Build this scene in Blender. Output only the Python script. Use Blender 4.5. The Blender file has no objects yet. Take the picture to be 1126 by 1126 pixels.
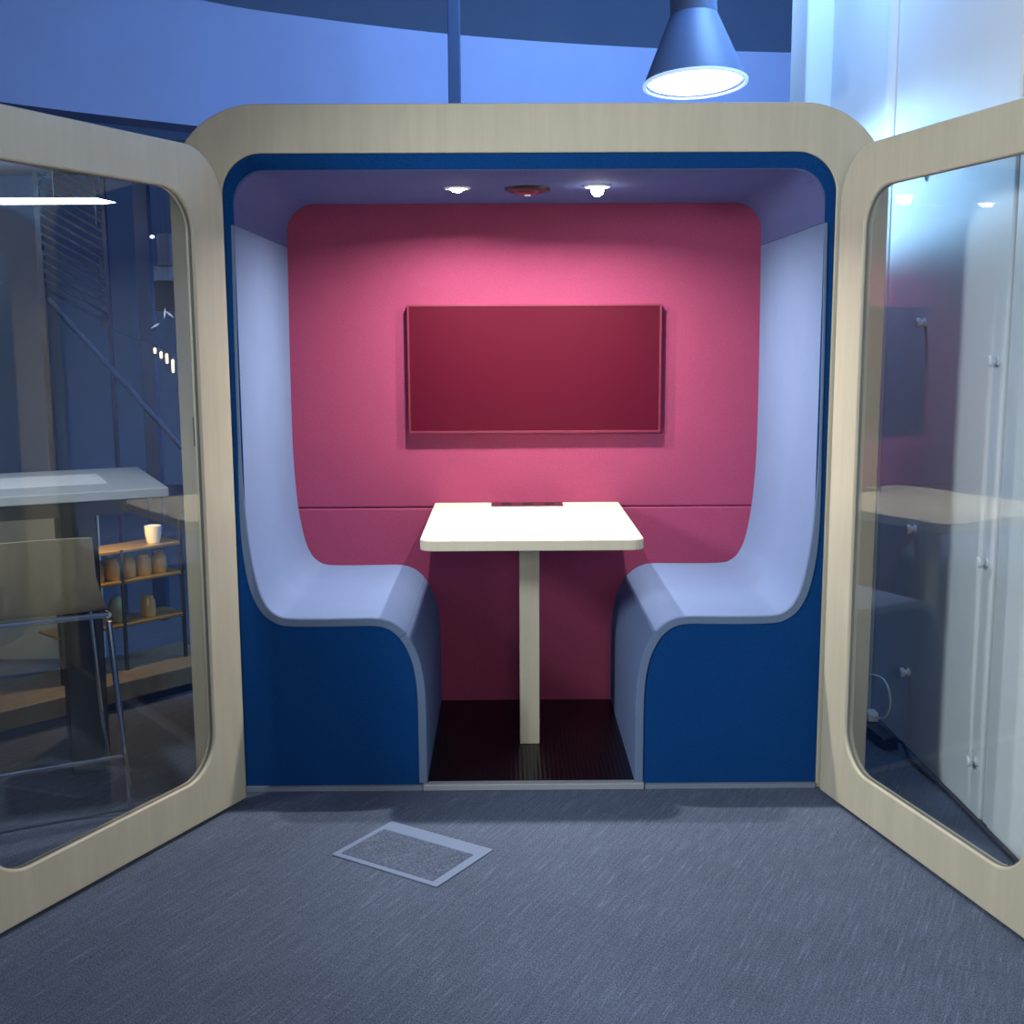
import bpy, bmesh, math, random
from mathutils import Vector, Matrix, Euler
random.seed(4)
scene = bpy.context.scene
C = scene.collection
R = math.radians

# ------------------------------------------------------------------ materials
MATS = {}
def pbr(name, col, rough=0.6, metal=0.0, spec=0.5, emit=None, estr=0.0, sheen=0.0):
    m = bpy.data.materials.new(name); m.use_nodes = True
    b = m.node_tree.nodes['Principled BSDF']
    b.inputs['Base Color'].default_value = (*col, 1)
    b.inputs['Roughness'].default_value = rough
    b.inputs['Metallic'].default_value = metal
    b.inputs['Specular IOR Level'].default_value = spec
    if sheen: b.inputs['Sheen Weight'].default_value = sheen
    if emit:
        b.inputs['Emission Color'].default_value = (*emit, 1)
        b.inputs['Emission Strength'].default_value = estr
    MATS[name] = m
    return m
def nodes(m): return m.node_tree.nodes, m.node_tree.links, m.node_tree.nodes['Principled BSDF']
def coords(m, scale=(1,1,1), rot=(0,0,0), out='Object'):
    n, l, b = nodes(m)
    tc = n.new('ShaderNodeTexCoord'); mp = n.new('ShaderNodeMapping')
    mp.inputs['Scale'].default_value = scale; mp.inputs['Rotation'].default_value = rot
    l.new(tc.outputs[out], mp.inputs['Vector']); return mp.outputs['Vector']
def coords_aniso(m, period, rotz):
    n, l, b = nodes(m)
    tc = n.new('ShaderNodeTexCoord'); mp = n.new('ShaderNodeMapping'); mp.vector_type = 'TEXTURE'
    mp.inputs['Scale'].default_value = period; mp.inputs['Rotation'].default_value = (0, 0, rotz)
    l.new(tc.outputs['Object'], mp.inputs['Vector']); return mp.outputs['Vector']
def noise(m, vec, scale, detail=3, rough=0.55):
    n, l, b = nodes(m); t = n.new('ShaderNodeTexNoise')
    t.inputs['Scale'].default_value = scale; t.inputs['Detail'].default_value = detail
    t.inputs['Roughness'].default_value = rough
    l.new(vec, t.inputs['Vector']); return t.outputs['Fac']
def ramp(m, fac, stops):
    n, l, b = nodes(m); r = n.new('ShaderNodeValToRGB')
    while len(r.color_ramp.elements) < len(stops): r.color_ramp.elements.new(0.5)
    for e, (p, c) in zip(r.color_ramp.elements, stops): e.position = p; e.color = (*c, 1)
    l.new(fac, r.inputs['Fac']); return r.outputs['Color']
def mixc(m, a, b_, fac=0.5, mode='MULTIPLY'):
    n, l, b = nodes(m); x = n.new('ShaderNodeMix'); x.data_type = 'RGBA'; x.blend_type = mode
    x.inputs['Factor'].default_value = fac
    l.new(a, x.inputs['A']); l.new(b_, x.inputs['B']); return x.outputs['Result']
def bump(m, h, strength=0.2, dist=0.002):
    n, l, b = nodes(m); bp = n.new('ShaderNodeBump')
    bp.inputs['Strength'].default_value = strength; bp.inputs['Distance'].default_value = dist
    l.new(h, bp.inputs['Height']); l.new(bp.outputs['Normal'], b.inputs['Normal'])
def setc(m, c):
    n, l, b = nodes(m); l.new(c, b.inputs['Base Color'])

def wood(name, lo, hi, rot=(0,0,0), rough=0.45):
    m = pbr(name, hi, rough)
    v = coords(m, (9, 9, 0.9), rot)
    c1 = ramp(m, noise(m, v, 3.0, 4), [(0.3, lo), (0.7, hi)])
    v2 = coords(m, (160, 160, 6), rot)
    c2 = ramp(m, noise(m, v2, 1.5, 2), [(0.3, (0.96,)*3), (0.75, (1,1,1))])
    setc(m, mixc(m, c1, c2, 1.0)); return m
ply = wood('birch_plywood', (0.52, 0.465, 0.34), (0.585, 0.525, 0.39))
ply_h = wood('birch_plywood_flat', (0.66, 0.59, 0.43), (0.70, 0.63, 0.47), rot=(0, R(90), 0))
stool_wood = wood('oak_laminate', (0.30, 0.245, 0.15), (0.37, 0.305, 0.195))

def fabric(name, col, var=0.12, bs=0.25, scale=380, rough=0.95):
    m = pbr(name, col, rough, spec=0.05)
    v = coords(m)
    f = noise(m, v, scale, 2, 0.7)
    lo = tuple(c*(1-var*2) for c in col); hi = tuple(min(1, c*(1+var)) for c in col)
    c1 = ramp(m, f, [(0.3, lo), (0.7, hi)])
    c2 = ramp(m, noise(m, v, 5, 3), [(0.25, (0.93,)*3), (0.75, (1,1,1))])
    setc(m, mixc(m, c1, c2, 1.0)); bump(m, f, bs, 0.0015); return m
crimson = fabric('crimson_felt', (0.32, 0.058, 0.125))
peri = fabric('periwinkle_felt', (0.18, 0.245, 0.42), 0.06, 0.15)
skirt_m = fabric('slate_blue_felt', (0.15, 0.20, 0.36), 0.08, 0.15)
blue = fabric('royal_blue_felt', (0.006, 0.058, 0.215), 0.2)
lining = fabric('violet_blue_felt', (0.12, 0.14, 0.32), 0.1)
trim_m = fabric('slate_grey_edging', (0.15, 0.21, 0.33), 0.08)
shell_m = fabric('charcoal_shell_felt', (0.05, 0.06, 0.09))
alu = pbr('brushed_aluminium', (0.36, 0.38, 0.41), 0.6, 0.3)
grey_strip = pbr('grey_strip', (0.20, 0.24, 0.30), 0.5)
black = pbr('black_plastic', (0.012, 0.013, 0.016), 0.4)
chrome = pbr('chrome', (0.75, 0.77, 0.8), 0.12, 1.0)
white_pl = pbr('white_plastic', (0.75, 0.78, 0.8), 0.4)
white_top = pbr('white_laminate', (0.55, 0.60, 0.64), 0.3)
navy = pbr('navy_paint', (0.020, 0.040, 0.10), 0.6)
darkleg = pbr('dark_steel', (0.03, 0.035, 0.05), 0.5)

mat = pbr('black_rubber_mat', (0.008, 0.008, 0.012), 0.30, spec=0.25)
_n, _l, _b = nodes(mat); _w = _n.new('ShaderNodeTexWave'); _w.inputs['Scale'].default_value = 22
_l.new(coords(mat), _w.inputs['Vector']); bump(mat, _w.outputs['Fac'], 0.25, 0.002)
setc(mat, ramp(mat, _w.outputs['Fac'], [(0.2, (0.002, 0.002, 0.004)), (0.9, (0.008, 0.008, 0.012))]))

def carpet_mat(name):
    m = pbr(name, (0.07, 0.09, 0.14), 0.95, spec=0.1)
    v = coords(m, (1, 1, 1), (0, 0, 0))
    fine = noise(m, v, 260, 2, 0.8)
    base = ramp(m, fine, [(0.25, (0.034, 0.043, 0.068)), (0.5, (0.110, 0.138, 0.205)), (0.8, (0.28, 0.33, 0.44))])
    streak = noise(m, coords_aniso(m, (0.0075, 0.13, 1), R(-28)), 1.0, 3, 0.6)
    s = ramp(m, streak, [(0.35, (0.80,)*3), (0.60, (0.98,)*3), (0.74, (1.45,)*3)])
    s2 = ramp(m, noise(m, coords_aniso(m, (0.06, 0.009, 1), R(-28)), 1.0, 2), [(0.35, (0.92,)*3), (0.7, (1.05,)*3)])
    c = mixc(m, mixc(m, base, s, 1.0), s2, 1.0)
    big = ramp(m, noise(m, v, 1.6, 3), [(0.3, (0.88,)*3), (0.7, (1.06,)*3)])
    setc(m, mixc(m, c, big, 1.0)); bump(m, fine, 0.5, 0.003); return m
carpet = carpet_mat('navy_carpet')

def wallpaint(name, col, rough=0.7):
    m = pbr(name, col, rough, spec=0.3); v = coords(m)
    f = noise(m, v, 3, 3)
    setc(m, ramp(m, f, [(0.3, tuple(c*0.95 for c in col)), (0.7, col)]))
    bump(m, noise(m, v, 140, 2), 0.06, 0.001); return m
white_wall = wallpaint('white_wall_panel', (0.78, 0.81, 0.83))
fascia_m = wallpaint('pale_blue_fascia', (0.36, 0.46, 0.76))
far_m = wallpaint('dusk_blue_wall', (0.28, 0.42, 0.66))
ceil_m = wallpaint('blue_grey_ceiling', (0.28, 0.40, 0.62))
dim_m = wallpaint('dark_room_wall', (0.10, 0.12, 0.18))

def glass_mat(name, f0=0.05, tint=(0.955, 0.97, 0.97)):
    m = bpy.data.materials.new(name); m.use_nodes = True
    n, l = m.node_tree.nodes, m.node_tree.links; n.clear()
    out = n.new('ShaderNodeOutputMaterial'); mx = n.new('ShaderNodeMixShader')
    tr = n.new('ShaderNodeBsdfTransparent'); gl = n.new('ShaderNodeBsdfGlossy')
    tr.inputs['Color'].default_value = (*tint, 1); gl.inputs['Roughness'].default_value = 0.0
    g = n.new('ShaderNodeNewGeometry'); d = n.new('ShaderNodeVectorMath'); d.operation = 'DOT_PRODUCT'
    l.new(g.outputs['Incoming'], d.inputs[0]); l.new(g.outputs['Normal'], d.inputs[1])
    def M(op, a, b=None):
        x = n.new('ShaderNodeMath'); x.operation = op
        for i, q in enumerate((a, b)):
            if q is None: continue
            if isinstance(q, (int, float)): x.inputs[i].default_value = q
            else: l.new(q, x.inputs[i])
        return x.outputs[0]
    c = M('ABSOLUTE', d.outputs['Value']); c = M('SUBTRACT', 1.0, c); c = M('POWER', c, 5.0)
    c = M('MULTIPLY', c, 1-f0); c = M('ADD', c, f0)
    l.new(c, mx.inputs['Fac']); l.new(tr.outputs[0], mx.inputs[1]); l.new(gl.outputs[0], mx.inputs[2])
    l.new(mx.outputs[0], out.inputs['Surface']); return m
door_glass = glass_mat('door_glass')
jar_glass = glass_mat('jar_glass', 0.12, (0.75, 0.85, 0.82))

# ------------------------------------------------------------------ helpers
def obj(name, bm, mt, parent=None, smooth=False, bevel=0.0, seg=2, angle=35):
    me = bpy.data.meshes.new(name)
    bmesh.ops.recalc_face_normals(bm, faces=bm.faces)
    bm.to_mesh(me); bm.free()
    me.materials.append(mt)
    o = bpy.data.objects.new(name, me); C.objects.link(o)
    if smooth:
        for p in me.polygons: p.use_smooth = True
    if smooth:
        try: me.set_sharp_from_angle(angle=R(angle))
        except Exception: pass
    if bevel:
        b = o.modifiers.new('bevel', 'BEVEL'); b.width = bevel; b.segments = seg
        b.limit_method = 'ANGLE'; b.angle_limit = R(40)
    if parent: o.parent = parent
    return o
def thing(name, label, cat, loc=(0,0,0), rotz=0, group=None):
    o = bpy.data.objects.new(name, None); C.objects.link(o)
    o.empty_display_size = 0.1
    o.location = loc; o.rotation_euler = (0, 0, rotz); o['label'] = label; o['category'] = cat
    if group: o['group'] = group
    return o
def tag(o, label, cat, group=None):
    o['label'] = label; o['category'] = cat
    if group: o['group'] = group
    return o
def struct(name, bm, mt, **k):
    o = obj(name, bm, mt, **k); o['kind'] = 'structure'; return o
def box(bm, x0, x1, y0, y1, z0, z1, M=None):
    vs = [bm.verts.new((x, y, z)) for x in (x0, x1) for y in (y0, y1) for z in (z0, z1)]
    for f in ((0,1,3,2),(4,6,7,5),(0,4,5,1),(2,3,7,6),(0,2,6,4),(1,5,7,3)): bm.faces.new([vs[i] for i in f])
    if M is not None:
        for v in vs: v.co = M @ v.co
    return bm
def bx(*a, M=None): return box(bmesh.new(), *a, M=M)
def lathe(bm, prof, n=40, M=None):
    rings = []
    for r, z in prof:
        if r < 1e-6: rings.append([bm.verts.new((0, 0, z))])
        else: rings.append([bm.verts.new((r*math.cos(2*math.pi*i/n), r*math.sin(2*math.pi*i/n), z)) for i in range(n)])
    for a, b in zip(rings, rings[1:]):
        for i in range(n):
            j = (i+1) % n
            if len(a) == 1 and len(b) == 1: continue
            if len(a) == 1: bm.faces.new((a[0], b[i], b[j]))
            elif len(b) == 1: bm.faces.new((a[i], a[j], b[0]))
            else: bm.faces.new((a[i], a[j], b[j], b[i]))
    if M is not None:
        for r in rings:
            for v in r: v.co = M @ v.co
    return bm
def tube(bm, pts, rad, n=10):
    pts = [Vector(p) for p in pts]; rings = []; up = Vector((0.13, 0.31, 0.94))
    for i, p in enumerate(pts):
        t = (pts[min(i+1, len(pts)-1)] - pts[max(i-1, 0)]).normalized()
        a = t.cross(up)
        if a.length < 0.05: a = t.cross(Vector((1, 0, 0)))
        a.normalize(); b = t.cross(a)
        rings.append([bm.verts.new(p + rad*(math.cos(2*math.pi*k/n)*a + math.sin(2*math.pi*k/n)*b)) for k in range(n)])
    for r, s in zip(rings, rings[1:]):
        for k in range(n): bm.faces.new((r[k], r[(k+1) % n], s[(k+1) % n], s[k]))
    bm.faces.new(rings[0]); bm.faces.new(list(reversed(rings[-1])))
    return bm
def catmull(pts, n=6):
    out = []
    for i in range(len(pts)-1):
        p0 = Vector(pts[max(i-1, 0)]); p1 = Vector(pts[i]); p2 = Vector(pts[i+1]); p3 = Vector(pts[min(i+2, len(pts)-1)])
        for k in range(n):
            t = k/n
            out.append(0.5*((2*p1)+(p2-p0)*t+(2*p0-5*p1+4*p2-p3)*t*t+(3*p1-p0-3*p2+p3)*t**3))
    out.append(Vector(pts[-1])); return out
def strip(bm, A, B, y0, y1, mirror=1):
    """solid band between two equal-length x,z polylines, extruded in y"""
    rows = []
    for a, b in zip(A, B):
        rows.append([bm.verts.new((mirror*q[0], y, q[1])) for q, y in ((a, y0), (b, y0), (b, y1), (a, y1))])
    for r, s in zip(rows, rows[1:]):
        for k in range(4): bm.faces.new((r[k], r[(k+1) % 4], s[(k+1) % 4], s[k]))
    bm.faces.new(rows[0]); bm.faces.new(rows[-1]); return bm
def offset(P, d):
    out = []
    for i, p in enumerate(P):
        a = P[max(i-1, 0)]; b = P[min(i+1, len(P)-1)]
        t = (Vector(b)-Vector(a)).normalized(); out.append(Vector((p[0]+t.y*-d, p[1]+t.x*d)))
    return out
def rrect(x0, x1, z0, z1, r, n=10):
    """loop; r = radii at (x0,z0),(x1,z0),(x1,z1),(x0,z1)"""
    out = []
    for (cx, cz, sx, sz, a0), q in zip(((x0,z0,1,1,180),(x1,z0,-1,1,270),(x1,z1,-1,-1,0),(x0,z1,1,-1,90)), r):
        for k in range(n+1):
            a = R(a0+90*k/n); out.append((cx+sx*q+q*math.cos(a), cz+sz*q+q*math.sin(a)))
    return out
def ring(bm, O, I, y0, y1):
    n = len(O)
    a = [[bm.verts.new((p[0], y, p[1])) for p in L] for L, y in ((O,y0),(I,y0),(I,y1),(O,y1))]
    for k in range(4):
        s, t = a[k], a[(k+1) % 4]
        for i in range(n):
            j = (i+1) % n
            vs = [s[i], s[j], t[j], t[i]]
            if (vs[0].co-vs[1].co).length < 1e-6 and (vs[2].co-vs[3].co).length < 1e-6: continue
            bm.faces.new(vs)
    bmesh.ops.remove_doubles(bm, verts=bm.verts, dist=1e-5); return bm
def plate(bm, L, y0, y1):
    a = [bm.verts.new((p[0], y0, p[1])) for p in L]; b = [bm.verts.new((p[0], y1, p[1])) for p in L]
    bm.faces.new(a); bm.faces.new(list(reversed(b)))
    for i in range(len(L)):
        j = (i+1) % len(L); bm.faces.new((a[i], a[j], b[j], b[i]))
    bmesh.ops.remove_doubles(bm, verts=bm.verts, dist=1e-5); return bm

# ------------------------------------------------------------------ camera
cam = bpy.data.cameras.new('camera'); co = bpy.data.objects.new('camera', cam); C.objects.link(co)
cam.sensor_width = 36; cam.lens = 1279.56/1126*36; cam.clip_end = 60
co.location = (-0.0813, -3.5338, 1.4187)
mw = Euler((R(90-8.4601), 0, R(-0.3931)), 'XYZ').to_matrix() @ Matrix.Rotation(R(-0.2694), 3, 'Z')
co.rotation_euler = mw.to_euler(); scene.camera = co

# ------------------------------------------------------------------ room
ZC = 5.2
struct('floor', bx(-6.2, 3.6, -6.2, 8.2, -0.1, 0.0), carpet)
struct('ceiling', bx(-6.2, 3.6, -6.2, 8.2, ZC, ZC+0.1), ceil_m)
struct('wall_back', bx(-6.2, 3.6, 8.0, 8.2, 0, ZC), far_m)
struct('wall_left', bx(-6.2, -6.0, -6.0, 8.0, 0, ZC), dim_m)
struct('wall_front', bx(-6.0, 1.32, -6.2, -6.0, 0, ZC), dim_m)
# right wall: leaf panels fixed in front of a wall core
WR = struct('wall_right', bx(1.345, 1.55, -6.2, 1.66, 0, ZC), white_wall)
bm = bmesh.new()
box(bm, 1.32, 1.345, -0.268, 0.742, 0.0, ZC); struct('trim_1', bm, white_wall, bevel=0.006)
struct('trim_2', bx(1.32, 1.345, -6.0, -0.318, 0.0, ZC), white_wall, bevel=0.006)
struct('trim_3', bx(1.327, 1.345, -0.312, -0.274, 0.0, ZC), white_wall, bevel=0.004)
struct('trim_7', bx(1.329, 1.345, 0.7425, 0.7845, 0.0, ZC), white_wall)
bm = bmesh.new()
prof = [(1.345, 0.785), (1.325, 0.79), (1.312, 0.805), (1.306, 0.83), (1.310, 0.86), (1.322, 0.885), (1.345, 0.895)]
lo = [bm.verts.new((x, y, 0)) for x, y in prof]; hi = [bm.verts.new((x, y, ZC)) for x, y in prof]
for i in range(len(prof)-1): bm.faces.new((lo[i], lo[i+1], hi[i+1], hi[i]))
bm.faces.new(lo); bm.faces.new(hi); struct('trim_4', bm, white_wall, smooth=True)
struct('trim_5', bx(1.335, 1.345, 0.895, 1.66, 0.0, ZC), white_wall)
# pale column at the end of the right wall
col = tag(obj('column', bx(1.222, 1.55, 1.665, 1.95, 0, ZC), white_wall, bevel=0.012), 'tall pale column lit bright white beyond the right end of the pod', 'column')
col['kind'] = 'structure'

# curved balcony fascia over the far room
pl = catmull([(-4.4, 0.6), (-3.55, 1.95), (-2.753, 2.937), (-1.9, 3.66), (-1.45, 3.98), (-0.388, 4.499), (0.849, 4.852), (2.02, 5.021), (3.6, 5.1)], 8)
bm = bmesh.new(); rows = []
for i, p in enumerate(pl):
    t = (pl[min(i+1, len(pl)-1)]-pl[max(i-1, 0)]).normalized(); n = Vector((-t.y, t.x))
    q = p+n*0.25
    rows.append([bm.verts.new(v) for v in ((p.x, p.y, 2.68), (p.x, p.y, 3.4), (q.x, q.y, 3.4), (q.x, q.y, 2.68))])
for r, s in zip(rows, rows[1:]):
    for k in range(4): bm.faces.new((r[k], r[(k+1) % 4], s[(k+1) % 4], s[k]))
bm.faces.new(rows[0]); bm.faces.new(rows[-1])
fas = tag(obj('balcony_fascia', bm, fascia_m, smooth=True), 'curved pale blue balcony front high behind the meeting pod', 'balcony')
tag(obj('steel_post', bx(-0.368, -0.302, 2.98, 3.05, 0, ZC), pbr('blue_grey_steel', (0.04, 0.08, 0.18), 0.5), bevel=0.004),
    'thin dark blue vertical post rising behind the middle of the pod roof', 'post')

# ------------------------------------------------------------------ meeting pod
HW, HT = 1.062, 2.10
pod = thing('meeting_pod', 'plywood-framed meeting pod lined in blue and crimson felt, both glass doors open', 'meeting pod')
YB = 0.869
SIDE = [(0.876, 1.756), (0.880, 1.40), (0.881, 1.10), (0.878, 0.95), (0.870, 0.82), (0.857, 0.72), (0.840, 0.645),
        (0.817, 0.597), (0.787, 0.571), (0.75, 0.562), (0.66, 0.560), (0.56, 0.561), (0.485, 0.561), (0.44, 0.551), (0.405, 0.528),
        (0.376, 0.492), (0.352, 0.44), (0.338, 0.38), (0.331, 0.30), (0.330, 0.15), (0.330, 0.022)]
P = catmull(SIDE, 6)            # cavity surface of one side; wall side lies to larger x / lower z
TH = 0.026
def sheet_th(z, i):
    if i > 40: return TH
    t = min(1, max(0, (1.15-z)/0.5)); t = t*t*(3-2*t); return 0.009+(TH-0.009)*t
sg = 1 if offset(P, 0.01)[0][0] > P[0][0] else -1
Qu = offset(P, sg*1.0)
Q = [p+(q-p)*sheet_th(p[1], i) for i, (p, q) in enumerate(zip(P, Qu))]
def arch(hw, ht, r, n=14, z0=0.0):
    L = [(-hw, z0)]
    for k in range(n+1):
        a = R(180-90*k/n); L.append((-hw+r+r*math.cos(a), ht-r+r*math.sin(a)))
    for k in range(n+1):
        a = R(90-90*k/n); L.append((hw-r+r*math.cos(a), ht-r+r*math.sin(a)))
    L.append((hw, z0)); return L
obj('plywood_frame', strip(bmesh.new(), arch(HW, HT, 0.262), arch(0.907, 1.960, 0.118), 0.0, 0.03), ply, pod, smooth=True, bevel=0.003)
obj('outer_shell', strip(bmesh.new(), arch(HW-0.012, HT-0.012, 0.25), arch(0.98, 2.03, 0.19), 0.0305, 1.0), shell_m, pod, smooth=True)
obj('rear_panel', plate(bmesh.new(), arch(0.979, 2.029, 0.189), 0.96, 1.0), shell_m, pod)
# blue felt rim inside the frame (above the bench end panels)
obj('felt_rim', strip(bmesh.new(), arch(0.9065, 1.9595, 0.118, z0=0.80), arch(0.8765, 1.914, 0.094, z0=0.80), 0.006, 0.0112), blue, pod, smooth=True, bevel=0.002)
# ceiling lining: seam to seam over the top
obj('ceiling_lining', strip(bmesh.new(), arch(0.876, 1.912, 0.105, z0=1.7575), arch(0.905, 1.940, 0.12, z0=1.7575), 0.012, YB+0.02), lining, pod, smooth=True)
up = obj('rear_wall_pad', bx(-0.93, 0.93, YB, 0.955, 0.783, 1.96), crimson, pod, bevel=0.007, seg=3)
lp = obj('rear_wall_pad', bx(-0.93, 0.93, YB, 0.955, 0.0, 0.7815), crimson, pod, bevel=0.007, seg=3)
fl = obj('floor_mat', bx(-0.36, 0.36, 0.02, YB, 0.001, 0.02), mat, pod)
obj('threshold_strip', bx(-0.343, 0.358, -0.012, 0.019, 0.001, 0.023), alu, pod, bevel=0.003)
obj('base_strip', bx(-0.904, -0.345, -0.006, 0.03, 0.001, 0.016), grey_strip, pod)
obj('base_strip', bx(0.360, 0.904, -0.006, 0.03, 0.001, 0.016), grey_strip, pod)
obj('lock_plate', bx(-1.021, -0.975, -0.006, -0.0005, 1.10, 1.19), black, pod, bevel=0.002)

# doors, both swung wide open
TD = 0.030
def door(s, hx, hy, a):
    a = R(a); phi = math.atan2(-math.cos(a), s*math.sin(a))
    w = s                                  # local y towards the outside face
    O = rrect(0.0, 1.07, 0.012, 1.955, (0.006, 0.006, 0.006, 0.155), 12)
    I = rrect(0.134, 0.948, 0.143, 1.832, (0.125, 0.125, 0.115, 0.115), 12)
    I2 = rrect(0.139, 0.943, 0.148, 1.827, (0.12, 0.12, 0.11, 0.11), 12)
    d = obj('door', ring(bmesh.new(), O, I, min(0, w*TD), max(0, w*TD)), ply, pod, smooth=True, bevel=0.006, seg=3)
    d.location = (hx, hy, 0); d.rotation_euler = (0, 0, phi)
    y0, y1 = sorted((w*0.010, w*0.016))
    g = obj('glass_pane', plate(bmesh.new(), I2, y0, y1), door_glass, d)
    G = rrect(0.1360, 0.9460, 0.1450, 1.8300, (0.123, 0.123, 0.113, 0.113), 12)
    y0, y1 = sorted((w*0.009, w*0.017))
    obj('seal', ring(bmesh.new(), I, G, y0, y1), pbr('grey_seal', (0.16, 0.16, 0.14), 0.5) if 'grey_seal' not in MATS else MATS['grey_seal'], d)
    for z in (0.30, 1.00, 1.70):
        y0, y1 = sorted((w*(TD+0.0005), w*(TD+0.012)))
        obj('hinge', bx(0.012, 0.05, y0, y1, z-0.04, z+0.04), alu, d, bevel=0.003)
    bm = tube(bmesh.new(), [(1.02, w*(TD+0.0), 0.85), (1.02, w*(TD+0.045), 0.87), (1.02, w*(TD+0.045), 1.18), (1.02, w*(TD+0.0), 1.20)], 0.009)
    obj('handle', bm, black, d, smooth=True)
    return d
door(-1, -0.8849, -0.0828, 26.18)
door(1, 0.905, -0.0473, 14.10)

# benches
def bench(s, label):
    b = thing('padded_bench', label, 'bench', (s*0.6, 0.43, 0), 0, 'built-in benches of the pod')
    def add(name, bm, mt, **k):
        bmesh.ops.translate(bm, verts=bm.verts, vec=(-s*0.6, -0.43, 0)); return obj(name, bm, mt, b, **k)
    iA = 8*6; iB = 14*6+3
    y0 = 0.012
    add('backrest', strip(bmesh.new(), P[:iA+1], Q[:iA+1], y0, YB+0.02, s), peri, smooth=True)
    add('seat', strip(bmesh.new(), P[iA:iB+1], Q[iA:iB+1], y0, YB+0.02, s), peri, smooth=True)
    Pn = [p.copy() for p in P[iB:]]; Qn = Q[iB:]
    d0 = (Q[iB]-P[iB]).normalized()*0.0035; Pn[0] = Pn[0]+d0
    add('front_skirt', strip(bmesh.new(), Pn, Qn, y0, YB+0.02, s), skirt_m, smooth=True)
    Pe = offset(P, -0.0); 
    add('edge_trim', strip(bmesh.new(), P[:iB+1], Q[:iB+1], 0.001, y0-0.0005, s), trim_m, smooth=True, bevel=0.0025)
    add('edge_trim', strip(bmesh.new(), Pn, Qn, 0.001, y0-0.0005, s), trim_m, smooth=True, bevel=0.0025)
    # blue end panel filling under / behind the sheet, up to the rim
    L = [(q[0], q[1]) for q in Q if q[1] < 0.80]
    L = [(0.9065, 0.7995)] + [(Q[0][0] if False else L[0][0], 0.7995)] + L + [(Q[-1][0], 0.017), (0.9065, 0.017)]
    L = [(s*x, z) for x, z in L]
    add('end_panel', plate(bmesh.new(), L, 0.006, 0.03), blue)
    return b
bench(-1, 'left periwinkle padded bench with royal blue end panel inside the meeting pod')
bench(1, 'right periwinkle padded bench with royal blue end panel inside the meeting pod')

# table
tb = thing('pod_table', 'pale plywood table on a single square leg between the benches', 'table', (0.004, 0.40, 0.02))
def tadd(name, bm, mt, par=tb, **k):
    bmesh.ops.translate(bm, verts=bm.verts, vec=(-0.004, -0.40, -0.02)); return obj(name, bm, mt, par, **k)
L = rrect(-0.345, 0.355, 0.016, 0.866, (0.045, 0.045, 0.004, 0.004), 8)
bm = plate(bmesh.new(), L, 0.768, 0.8015)
for v in bm.verts: v.co = Vector((v.co.x, v.co.z, v.co.y))
tadd('tabletop', bm, ply_h, bevel=0.003)
tadd('leg', bx(-0.030, 0.038, 0.365, 0.433, 0.0205, 0.7675), ply, bevel=0.002)
pm = tadd('power_module', bx(-0.129, 0.140, 0.755, 0.848, 0.8017, 0.8045), pbr('dark_maroon_metal', (0.05, 0.012, 0.02), 0.35), bevel=0.001)
for k in range(3):
    cx = -0.075+0.08*k
    o = obj('socket', lathe(bmesh.new(), [(0, 0.0), (0.017, 0.0), (0.017, 0.001), (0.02, 0.0014), (0.02, 0)], 20, Matrix.Translation((cx, 0.40, 0.7846))), black, pm)

# wall screen
sc_ = thing('wall_screen', 'dark crimson flat screen mounted on the crimson felt wall above the table', 'screen', (0.0355, 0.868, 1.307))
bez = pbr('crimson_bezel', (0.16, 0.012, 0.035), 0.35)
scr = pbr('dark_crimson_screen', (0.070, 0.0015, 0.012), 0.40, spec=0.15)
obj('bezel', ring(bmesh.new(), rrect(-0.4725, 0.4725, -0.238, 0.238, (0.002,)*4, 2), rrect(-0.465, 0.465, -0.2295, 0.2305, (0.001,)*4, 2), -0.034, -0.006), bez, sc_, bevel=0.0012)
obj('display', bx(-0.4648, 0.4648, -0.0315, -0.007, -0.2293, 0.2303), scr, sc_)
obj('wall_bracket', bx(-0.15, 0.15, -0.0065, 0.0, -0.12, 0.12), black, sc_)

# ceiling fittings
bulb = pbr('spot_bulb', (1, 1, 1), 0.4, emit=(1.0, 0.96, 0.90), estr=60)
def spot(x, y, label, tilt):
    t = thing('ceiling_spotlight', label, 'spotlight', (x, y, 1.9115), 0, 'recessed spotlights in the pod ceiling')
    obj('flange', lathe(bmesh.new(), [(0.026, 0.0), (0.026, -0.005), (0.040, -0.006), (0.045, -0.002), (0.045, 0.0)], 32), white_pl, t, smooth=True)
    obj('bulb', lathe(bmesh.new(), [(0.0, -0.016), (0.012, -0.0145), (0.02, -0.008), (0.024, 0.0)] if tilt else [(0.0, -0.034), (0.010, -0.032), (0.018, -0.025), (0.021, -0.015), (0.021, 0.0)], 28), bulb, t, smooth=True)
    return t
spot(-0.229, 0.405, 'left round recessed spotlight with white rim in the pod ceiling', 1)
spot(0.229, 0.373, 'right round recessed spotlight glaring in the pod ceiling', 0)
fx = thing('ceiling_vent', 'round dark vent disc on the pod ceiling between the two spotlights', 'vent', (0.002, 0.43, 1.912))
obj('rim', lathe(bmesh.new(), [(0.076, 0.0), (0.073, -0.008), (0.058, -0.014), (0.046, -0.014), (0.044, 0.0)], 40), black, fx, smooth=True)
obj('disc', lathe(bmesh.new(), [(0.0, -0.022), (0.03, -0.021), (0.043, -0.015), (0.0435, -0.002)], 40), pbr('red_brown_disc', (0.13, 0.012, 0.025), 0.3), fx, smooth=True)
obj('centre_cap', lathe(bmesh.new(), [(0.0, -0.027), (0.009, -0.026), (0.012, -0.0222)], 20), white_pl, fx, smooth=True)

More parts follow.
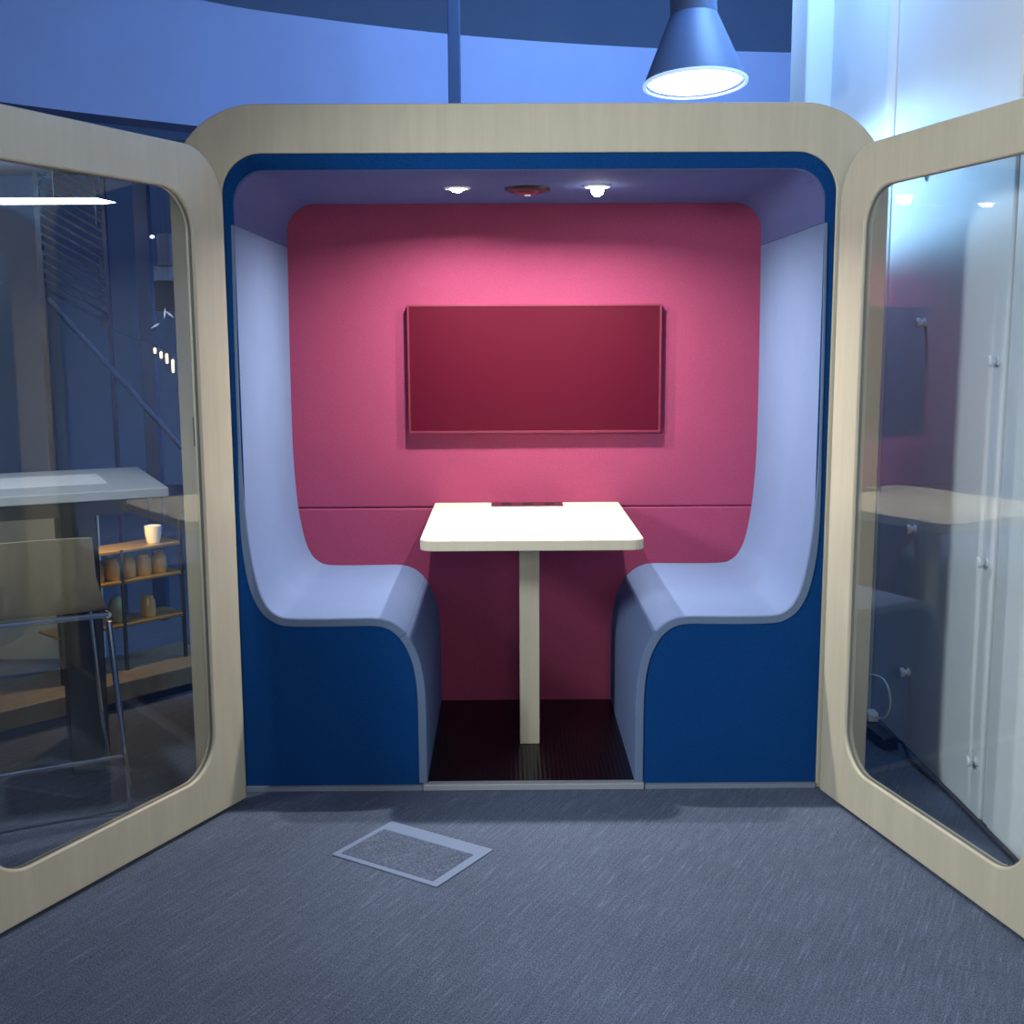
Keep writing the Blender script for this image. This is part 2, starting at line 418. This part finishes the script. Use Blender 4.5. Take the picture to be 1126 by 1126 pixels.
# ------------------------------------------------------------------ pendant lamp above pod
pn = thing('pendant_lamp', 'large blue-grey cone pendant lamp glowing above the pod roof', 'lamp', (0.642, 1.0, 2.358))
pn.scale = (1.047,)*3; pn.rotation_euler = (R(-4.5), R(-1.5), 0)
lampm = pbr('blue_grey_lamp', (0.11, 0.16, 0.29), 0.5)
obj('cone_shade', lathe(bmesh.new(), [(0.178, 0.004), (0.182, 0.0), (0.184, 0.006), (0.180, 0.012), (0.086, 0.235), (0.082, 0.238), (0.160, 0.03), (0.170, 0.008), (0.178, 0.004)], 56), lampm, pn, smooth=True)
obj('rim_ring', lathe(bmesh.new(), [(0.174, -0.004), (0.186, -0.004), (0.187, 0.004), (0.183, 0.007), (0.174, 0.0), (0.174, -0.004)], 56), pbr('pale_ring', (0.75, 0.85, 0.95), 0.3, emit=(0.6, 0.8, 1.0), estr=0.5), pn, smooth=True)
obj('diffuser', lathe(bmesh.new(), [(0.0, 0.004), (0.155, 0.004), (0.162, 0.008), (0.162, 0.010), (0.0, 0.010)], 56), pbr('lamp_diffuser', (1, 1, 1), 0.4, emit=(0.93, 0.97, 1.0), estr=9), pn, smooth=True)
obj('stem_tube', lathe(bmesh.new(), [(0.0, 0.20), (0.083, 0.20), (0.083, 1.6), (0.0, 1.6)], 40), lampm, pn, smooth=True)
obj('suspension_rod', lathe(bmesh.new(), [(0.0, 1.6), (0.015, 1.6), (0.015, 2.68), (0.0, 2.68)], 16), darkleg, pn, smooth=True)

# ------------------------------------------------------------------ floor box
fb_c = Vector((-0.3415, -0.4575, 0)); ang = math.atan2(-0.677+0.477, -0.244+0.549)
fb = thing('floor_box', 'rectangular grey plastic floor outlet box set in the navy carpet', 'floor outlet', (fb_c.x, fb_c.y, 0), ang)
def flat(bm):
    for v in bm.verts: v.co = Vector((v.co.x, v.co.z, v.co.y))
    return bm
plas = pbr('translucent_grey_plastic', (0.20, 0.26, 0.38), 0.4)
obj('frame', flat(ring(bmesh.new(), rrect(-0.182, 0.182, -0.133, 0.133, (0.006,)*4, 3), rrect(-0.164, 0.155, -0.115, 0.077, (0.004,)*4, 3), 0.0005, 0.004)), plas, fb, bevel=0.0015)
obj('carpet_lid', flat(plate(bmesh.new(), rrect(-0.1635, 0.1545, -0.1145, 0.0765, (0.004,)*4, 3), 0.0005, 0.0025)), carpet, fb)

# ------------------------------------------------------------------ right wall fittings
def knob(y, z, label, first=[None]):
    if first[0] is None:
        M = Matrix.Rotation(R(-90), 4, 'Y')
        o = obj('knob', lathe(bmesh.new(), [(0.0, 0.0), (0.014, 0.0), (0.014, 0.006), (0.009, 0.009), (0.009, 0.014), (0.016, 0.018), (0.017, 0.026), (0.013, 0.031), (0.0, 0.032)], 20, M), white_pl, smooth=True)
        first[0] = o
    else:
        o = first[0].copy(); C.objects.link(o)
    o.location = (1.3198, y, z); o.parent = WR; return o
for y, nm in ((-0.227, 'near the camera'), (0.37, 'beside the pod side')):
    for z, hh in ((1.35 if y < 0 else 1.465, 'top'), (0.771, 'middle'), (0.17 if y < 0 else 0.267, 'bottom')):
        knob(y, z, f'{hh} white knob of the wall column {nm}, seen through the right door')
knob(0.437, 1.957, 'highest white knob on the bright upper right wall behind the door glass')
ps = thing('power_strip', 'black power strip lying at the foot of the white wall beside the pod', 'power strip', (1.235, 0.50, 0), R(97))
obj('housing', bx(-0.17, 0.17, -0.03, 0.03, 0.0, 0.045), black, ps, bevel=0.006)
obj('switch', bx(0.11, 0.135, -0.01, 0.01, 0.0452, 0.049), white_pl, ps)
pg = thing('white_plug', 'white plug with looping thin cable at the foot of the right wall', 'plug', (1.245, 0.52, 0.0455))
obj('plug_body', bx(-0.02, 0.02, -0.028, 0.028, 0.0, 0.036), white_pl, pg, bevel=0.008, seg=3)
obj('cable', tube(bmesh.new(), catmull([(0.0, -0.026, 0.02), (0.02, -0.08, 0.035), (0.03, -0.11, 0.09), (0.03, -0.07, 0.15), (0.02, 0.02, 0.16), (-0.02, 0.14, 0.12), (-0.03, 0.28, 0.04), (-0.03, 0.36, -0.04)], 8), 0.004, 8), white_pl, pg, smooth=True)
tag(obj('black_cable', tube(bmesh.new(), catmull([(1.24, 0.33, 0.012), (1.27, 0.28, 0.05), (1.285, 0.22, 0.012), (1.29, 0.1, 0.010), (1.30, -0.1, 0.010), (1.30, -0.35, 0.010), (1.305, -0.8, 0.010)], 8), 0.006, 8), black, smooth=True),
    'black cable running along the foot of the white right wall', 'cable')

# ------------------------------------------------------------------ left background, seen through the left door
# bar table
a = Vector((-1.14, 0.03, 0)); u = Vector((-0.885, -0.465, 0)).normalized()
bt = thing('bar_table', 'high white-topped bar table beyond the left glass door', 'table', (-1.14, 0.12, 0), 0)
def badd(name, bm, mt, par=None, **k):
    return obj(name, bm, mt, par or bt, **k)
BZ = 0.96
pts = [(-0.005, 0.0), (-0.41, -0.20), (-0.95, -0.30), (-1.25, 0.36), (-0.25, 0.62)]
pts = [(0.0, 0.0), (-1.05, -0.50), (-1.35, 0.12), (-0.29, 0.62)]
bm = bmesh.new()
lo = [bm.verts.new((x, y, BZ-0.03)) for x, y in pts]; hi = [bm.verts.new((x, y, BZ)) for x, y in pts]
bm.faces.new(lo); bm.faces.new(hi)
for i in range(4): bm.faces.new((lo[i], lo[(i+1) % 4], hi[(i+1) % 4], hi[i]))
badd('tabletop', bm, white_top, bevel=0.003)
TM = Matrix.Rotation(math.atan2(0.5, 1.05), 4, 'Z')      # table axis frame
def tbox(x0, x1, y0, y1, z0, z1): return bx(x0, x1, y0, y1, z0, z1, M=TM)
badd('apron', tbox(-1.10, -0.12, 0.08, 0.11, BZ-0.085, BZ-0.0305), darkleg)
badd('leg', tbox(-0.32, -0.20, 0.18, 0.28, 0.0, BZ-0.0305), darkleg, bevel=0.004)
badd('leg', tbox(-0.30, -0.21, 0.50, 0.60, 0.0, BZ-0.0305), darkleg, bevel=0.004)
badd('leg', tbox(-1.08, -0.98, 0.06, 0.16, 0.0, BZ-0.0305), darkleg, bevel=0.004)
badd('leg', tbox(-1.08, -0.98, 0.50, 0.60, 0.0, BZ-0.0305), darkleg, bevel=0.004)
pp = tag(obj('paper_sheet', tbox(-0.50, -0.16, 0.20, 0.50, 0.0, 0.0012), pbr('white_paper', (0.85, 0.87, 0.9), 0.5)), 'crumpled white paper lying on the high bar table', 'paper')
pp.location = (-1.14, 0.12, BZ+0.0004)

# counter stool with plywood shell back
st = thing('counter_stool', 'counter stool with light wooden shell and chrome legs beyond the left door', 'stool', (-1.43, -0.17, 0), R(27))
def sh(bm_rows, th=0.012):
    bm = bmesh.new(); g = [[bm.verts.new(p) for p in r] for r in bm_rows]
    for r, s in zip(g, g[1:]):
        for i in range(len(r)-1): bm.faces.new((r[i], r[i+1], s[i+1], s[i]))
    bmesh.ops.recalc_face_normals(bm, faces=bm.faces)
    bmesh.ops.solidify(bm, geom=list(bm.faces), thickness=th); return bm
rows = []
for z, hw, yy in ((0.855, 0.165, -0.07), (0.80, 0.168, -0.066), (0.74, 0.171, -0.06), (0.70, 0.180, -0.05), (0.66, 0.193, -0.03), (0.628, 0.202, 0.0), (0.612, 0.205, 0.05), (0.606, 0.205, 0.14), (0.604, 0.2, 0.24), (0.598, 0.19, 0.30)):
    rows.append([(hw*t, yy + 0.018*(1-t*t)*(-1 if z > 0.62 else 0), z + (0.006*(1-t*t) if z > 0.84 else 0)) for t in [k/8-1 for k in range(17)]])
obj('shell_seat', sh(rows), stool_wood, st, smooth=True)
fr = bmesh.new()
tube(fr, [(-0.205, -0.02, 0.612), (0.205, -0.02, 0.612)], 0.009); tube(fr, [(0.205, -0.02, 0.612), (0.19, 0.28, 0.58)], 0.009)
tube(fr, [(-0.205, -0.02, 0.612), (-0.19, 0.28, 0.58)], 0.009)
obj('seat_frame', fr, chrome, st, smooth=True)
for sx in (-1, 1):
    obj('leg', tube(bmesh.new(), [(sx*0.205, -0.02, 0.592), (sx*0.235, -0.06, 0.0)], 0.009), chrome, st, smooth=True)
    obj('leg', tube(bmesh.new(), [(sx*0.19, 0.28, 0.578), (sx*0.225, 0.31, 0.0)], 0.009), chrome, st, smooth=True)
obj('foot_rail', tube(bmesh.new(), [(-0.226, -0.048, 0.18), (0.226, -0.048, 0.18)], 0.007), chrome, st, smooth=True)
st.location = (-1.452, -0.22, 0)

# pale panel behind bar table, low bench, post and glimpses of the room
tag(obj('pale_screen_panel', bx(-2.35, -1.86, 1.5, 1.53, 0.02, 0.75), wallpaint('pale_green_panel', (0.30, 0.38, 0.38)), bevel=0.004),
    'pale green upright panel behind the high bar table', 'panel')
lb = thing('low_bench', 'long low bench with pale top edge in the dark beyond the left door', 'bench', (-1.60, 0.93, 0), R(48))
obj('bench_top', bx(-0.75, 0.45, -0.09, 0.28, 0.035, 0.110), wood('dusky_wood', (0.20, 0.17, 0.11), (0.27, 0.23, 0.16), rot=(0, R(90), 0)), lb, bevel=0.005)
obj('bench_base', bx(-0.72, 0.40, -0.06, 0.26, 0.0, 0.0345), pbr('deep_blue_base', (0.02, 0.05, 0.16), 0.5), lb)
lp_ = thing('linear_pendant', 'long thin white strip light hanging beyond the left glass door', 'lamp', (-2.55, 2.0, 2.045))
strip_e = pbr('strip_light_emitter', (1, 1, 1), 0.4, emit=(0.95, 1.0, 1.0), estr=10)
bm = bmesh.new()
vs = [(-0.7, 0), (0.62, 0), (0.68, 0.006), (0.60, 0.024), (-0.7, 0.026)]
aV = [bm.verts.new((x, -0.02, z)) for x, z in vs]; bV = [bm.verts.new((x, 0.02, z)) for x, z in vs]
bm.faces.new(aV); bm.faces.new(bV)
for i in range(5): bm.faces.new((aV[i], aV[(i+1) % 5], bV[(i+1) % 5], bV[i]))
obj('light_bar', bm, strip_e, lp_)
for x in (-0.5, 0.4): obj('wire', tube(bmesh.new(), [(x, 0, 0.026), (x, 0, 0.1945)], 0.0015, 6), chrome, lp_)
# slatted screen and mullion posts
ls = thing('slatted_screen', 'tall dark screen of slanting slats seen high through the left door', 'screen panel', (-2.2, 2.4, 0))
ms = pbr('slat_blue', (0.015, 0.03, 0.08), 0.5); mp_ = pbr('post_blue', (0.02, 0.045, 0.13), 0.5)
bm = bmesh.new()
for k in range(16):
    z = 1.55+k*0.045
    vs = [(-0.17, z+0.12), (0.13, z-0.05), (0.13, z-0.035), (-0.17, z+0.135)]
    A_ = [bm.verts.new((x, 0.0, zz)) for x, zz in vs]; B_ = [bm.verts.new((x, 0.02, zz)) for x, zz in vs]
    bm.faces.new(A_); bm.faces.new(B_)
    for i in range(4): bm.faces.new((A_[i], A_[(i+1) % 4], B_[(i+1) % 4], B_[i]))
obj('slats', bm, ms, ls)
obj('post', bx(-0.20, -0.172, 0, 0.03, 0, 2.25), mp_, ls); obj('post', bx(0.132, 0.15, 0, 0.03, 0, 2.25), mp_, ls)
for i, (x, y, w, lab) in enumerate(((-1.845, 2.3, 0.035, 'left'),)):
    tag(obj('blue_post', bx(x-w, x+w, y, y+0.06, 0, 2.2), mp_, bevel=0.004), 'dark blue upright post left of the small speaker, through the left door', 'post')
struct('trim_6', bx(-6.0, -1.40, 1.9, 2.5, 2.24, 2.31), dim_m)  # invented soffit slab: hanging wires end here, keeps the left side darker
tag(obj('stair_handrail', tube(bmesh.new(), [(-2.30, 2.25, 1.62), (-1.45, 2.25, 0.62)], 0.015), mp_, smooth=True), 'sloping dark stair rail glimpsed through the left door', 'handrail')
spk = thing('wall_speaker', 'small dark speaker box on a bracket seen high through the left door', 'speaker', (-1.70, 2.12, 1.56))
obj('housing', bx(-0.045, 0.055, 0.0, 0.08, 0.0, 0.14), black, spk, bevel=0.005)
obj('bracket', bx(-0.045, 0.045, 0.01, 0.05, 0.141, 0.21), pbr('dull_blue_grey', (0.16, 0.22, 0.34), 0.5), spk, bevel=0.004)
obj('grille', bx(-0.02, 0.045, 0.0, 0.04, 0.211, 0.36), pbr('dull_blue_grey_2', (0.10, 0.14, 0.24), 0.5), spk, bevel=0.004)
obj('indicator_light', lathe(bmesh.new(), [(0, -0.008), (0.010, -0.004), (0.010, 0.004), (0, 0.008)], 12, Matrix.Translation((-0.04, 0.0, 0.345))), pbr('indicator', (1, 1, 1), 0.4, emit=(0.8, 0.95, 1), estr=4), spk)
# row of small warm lights
warm = pbr('warm_light', (1, 0.8, 0.4), 0.4, emit=(1.0, 0.72, 0.30), estr=3)
sl = thing('light_string', 'descending string of tiny warm lights seen through the left door', 'string lights', (-1.68, 2.0, 1.34))
obj('cable', tube(bmesh.new(), [(-0.30, 0.06, 0.15), (-0.30, 0.06, 0.8995)], 0.002, 6), darkleg, sl)
obj('cable', tube(bmesh.new(), catmull([(-0.30, 0.06, 0.15), (-0.04, 0.01, 0.055), (0.0, 0.01, 0.035), (0.05, 0.01, -0.005), (0.12, 0.01, -0.05)], 5), 0.002, 6), darkleg, sl)
for k, (x, z, h) in enumerate(((-1.718, 1.372, 0.03), (-1.69, 1.352, 0.035), (-1.664, 1.335, 0.05), (-1.637, 1.30, 0.065))):
    o = obj('bulb', lathe(bmesh.new(), [(0, -h/2), (0.006, -h/2+0.004), (0.007, h/2-0.006), (0, h/2)], 10), warm, sl, smooth=True)
    o.location = (x+1.68, 0, z-1.34)
orm = pbr('sparkle_ornament', (0.7, 0.75, 0.8), 0.3, emit=(0.8, 0.85, 0.9), estr=0.35)  # faint emission put in as the sparkle of the ornaments
for k, (x, z, ax) in enumerate(((-1.71, 1.488, 60), (-1.664, 1.545, 8), (-1.641, 1.54, -50))):
    t = thing('hanging_ornament', ('lowest', 'middle', 'rightmost')[k]+' tiny pale dangling ornament above the string of warm lights', 'ornament', (x, 2.0, z), 0, 'dangling ornaments')
    o = obj('pendant_drop', lathe(bmesh.new(), [(0, -0.028), (0.005, 0), (0, 0.028)], 6), orm, t); o.rotation_euler = (0, R(ax), 0)
    obj('thread', tube(bmesh.new(), [(0, 0.0, 0.0), (0, 0.0, 2.2395-z)], 0.0006, 4), darkleg, t)

# tiered glass-jar display lit warm
DX = Matrix.Identity(4)
dr = thing('display_rack', 'warm-lit tiered display rack of glassware beyond the left door', 'rack', (-1.68, 1.0, 0), R(48))
goldm = pbr('brass_shelf', (0.45, 0.30, 0.10), 0.35, 0.6)
for z, x0, x1 in ((0.30, -0.22, 0.34), (0.475, -0.22, 0.34), (0.60, -0.05, 0.34)):
    obj('shelf', bx(x0, x1, -0.06, 0.10, z-0.012, z), goldm, dr, bevel=0.002)
for x, zt in ((-0.21, 0.475), (0.06, 0.60), (0.33, 0.72)):
    obj('post', bx(x-0.006, x+0.006, -0.062, -0.05, 0.1105, zt), darkleg, dr)
def vase(name, prof, x, y, z, mt, label, cat, group=None):
    o = obj(name, lathe(bmesh.new(), prof, 18), mt, smooth=True)
    w = Matrix.Translation((-1.68, 1.0, 0)) @ Matrix.Rotation(R(48), 4, 'Z') @ Vector((x, y, z+0.0005))
    o.location = w; tag(o, label, cat, group); return o
egg = pbr('celadon', (0.35, 0.42, 0.30), 0.4)
vase('egg_vase', [(0.0, 0), (0.02, 0.002), (0.037, 0.035), (0.036, 0.06), (0.022, 0.095), (0.0, 0.11)], 0.06, 0.0, 0.30, egg, 'pale green egg-shaped vase on the lowest shelf of the display rack', 'vase')
jp = [(0.0, 0), (0.028, 0), (0.030, 0.01), (0.030, 0.06), (0.022, 0.075), (0.022, 0.085), (0.0, 0.086)]
proto = None
amber = pbr('amber_glass', (0.55, 0.36, 0.14), 0.2)
for (x, z) in ((-0.16, 0.475), (-0.02, 0.475), (0.05, 0.475), (0.12, 0.475), (0.19, 0.475), (0.26, 0.475), (-0.14, 0.30), (0.2, 0.30)):
    if proto is None: proto = o = vase('storage_jar', jp, x, 0.0, z, amber, 'amber glass jar standing on the warm-lit display rack', 'jar', 'amber jars on the display rack')
    else:
        o = proto.copy(); C.objects.link(o)
        o.location = Matrix.Translation((-1.68, 1.0, 0)) @ Matrix.Rotation(R(48), 4, 'Z') @ Vector((x, 0.0, z+0.0005))
vase('white_cup', [(0.0, 0), (0.025, 0), (0.032, 0.03), (0.034, 0.07), (0.030, 0.07), (0.0, 0.01)], 0.24, 0.0, 0.60, white_pl, 'white cup standing on the topmost shelf of the display rack', 'cup')

# ------------------------------------------------------------------ lights
def light(name, kind, loc, energy, col, rot=(0,0,0), **k):
    d = bpy.data.lights.new(name, kind); d.energy = energy; d.color = col
    for a_, v in k.items(): setattr(d, a_, v)
    o = bpy.data.objects.new(name, d); C.objects.link(o); o.location = loc; o.rotation_euler = rot; return o
light('pod_spot_left', 'AREA', (-0.229, 0.405, 1.893), 15.5, (1.0, 0.97, 0.93), shape='DISK', size=0.045, spread=R(158))
light('pod_spot_right', 'AREA', (0.229, 0.373, 1.876), 15.5, (1.0, 0.97, 0.93), shape='DISK', size=0.045, spread=R(158))
light('pendant_light', 'SPOT', (0.645, 1.0, 2.345), 155, (0.34, 0.65, 1.0), (0, 0, 0), spot_size=R(178), spot_blend=0.4, shadow_soft_size=0.09)
aim = (Vector((1.32, -0.30, 0.95))-Vector((-2.3, -2.2, 2.0))).to_track_quat('-Z', 'Y').to_euler()
light('left_room_lamp', 'SPOT', (-2.3, -2.2, 2.0), 330, (0.86, 0.95, 1.0), tuple(aim), spot_size=R(64), spot_blend=0.6, shadow_soft_size=0.22)
aim = (Vector((-1.55, 0.0, 0.85))-Vector((-1.75, -0.75, 2.5))).to_track_quat('-Z', 'Y').to_euler()
light('bar_table_fill', 'SPOT', (-1.75, -0.75, 2.5), 80, (0.90, 0.97, 1.0), tuple(aim), spot_size=R(44), spot_blend=0.6, shadow_soft_size=0.10)  # added spot without a fixture, brightens the bar table and stool
light('front_fill', 'POINT', (0.2, -5.0, 1.9), 135, (1.0, 0.98, 0.95), shadow_soft_size=0.5)  # unseen fill added to brighten the front of the pod
light('high_blue_fill', 'POINT', (0.92, 0.9, 3.3), 72, (0.26, 0.52, 1.0), shadow_soft_size=0.25)  # added out of view to lift the upper right wall
light('fascia_fill', 'AREA', (1.0, 2.3, 3.9), 95, (0.34, 0.57, 1.0), (R(50), 0, R(-5)), size=1.6)  # unseen area light put in to brighten the fascia
light('warm_display_lamp', 'POINT', (-1.62, 0.90, 0.82), 9, (1.0, 0.65, 0.28), shadow_soft_size=0.03)
w = bpy.data.worlds.new('world'); scene.world = w; w.use_nodes = True
w.node_tree.nodes['Background'].inputs['Color'].default_value = (0.25, 0.38, 0.8, 1)
w.node_tree.nodes['Background'].inputs['Strength'].default_value = 0.12

scene.view_settings.view_transform = 'Standard'; scene.view_settings.look = 'None'
scene.view_settings.gamma = 1; scene.view_settings.use_curve_mapping = False
scene.view_settings.exposure = 0.0
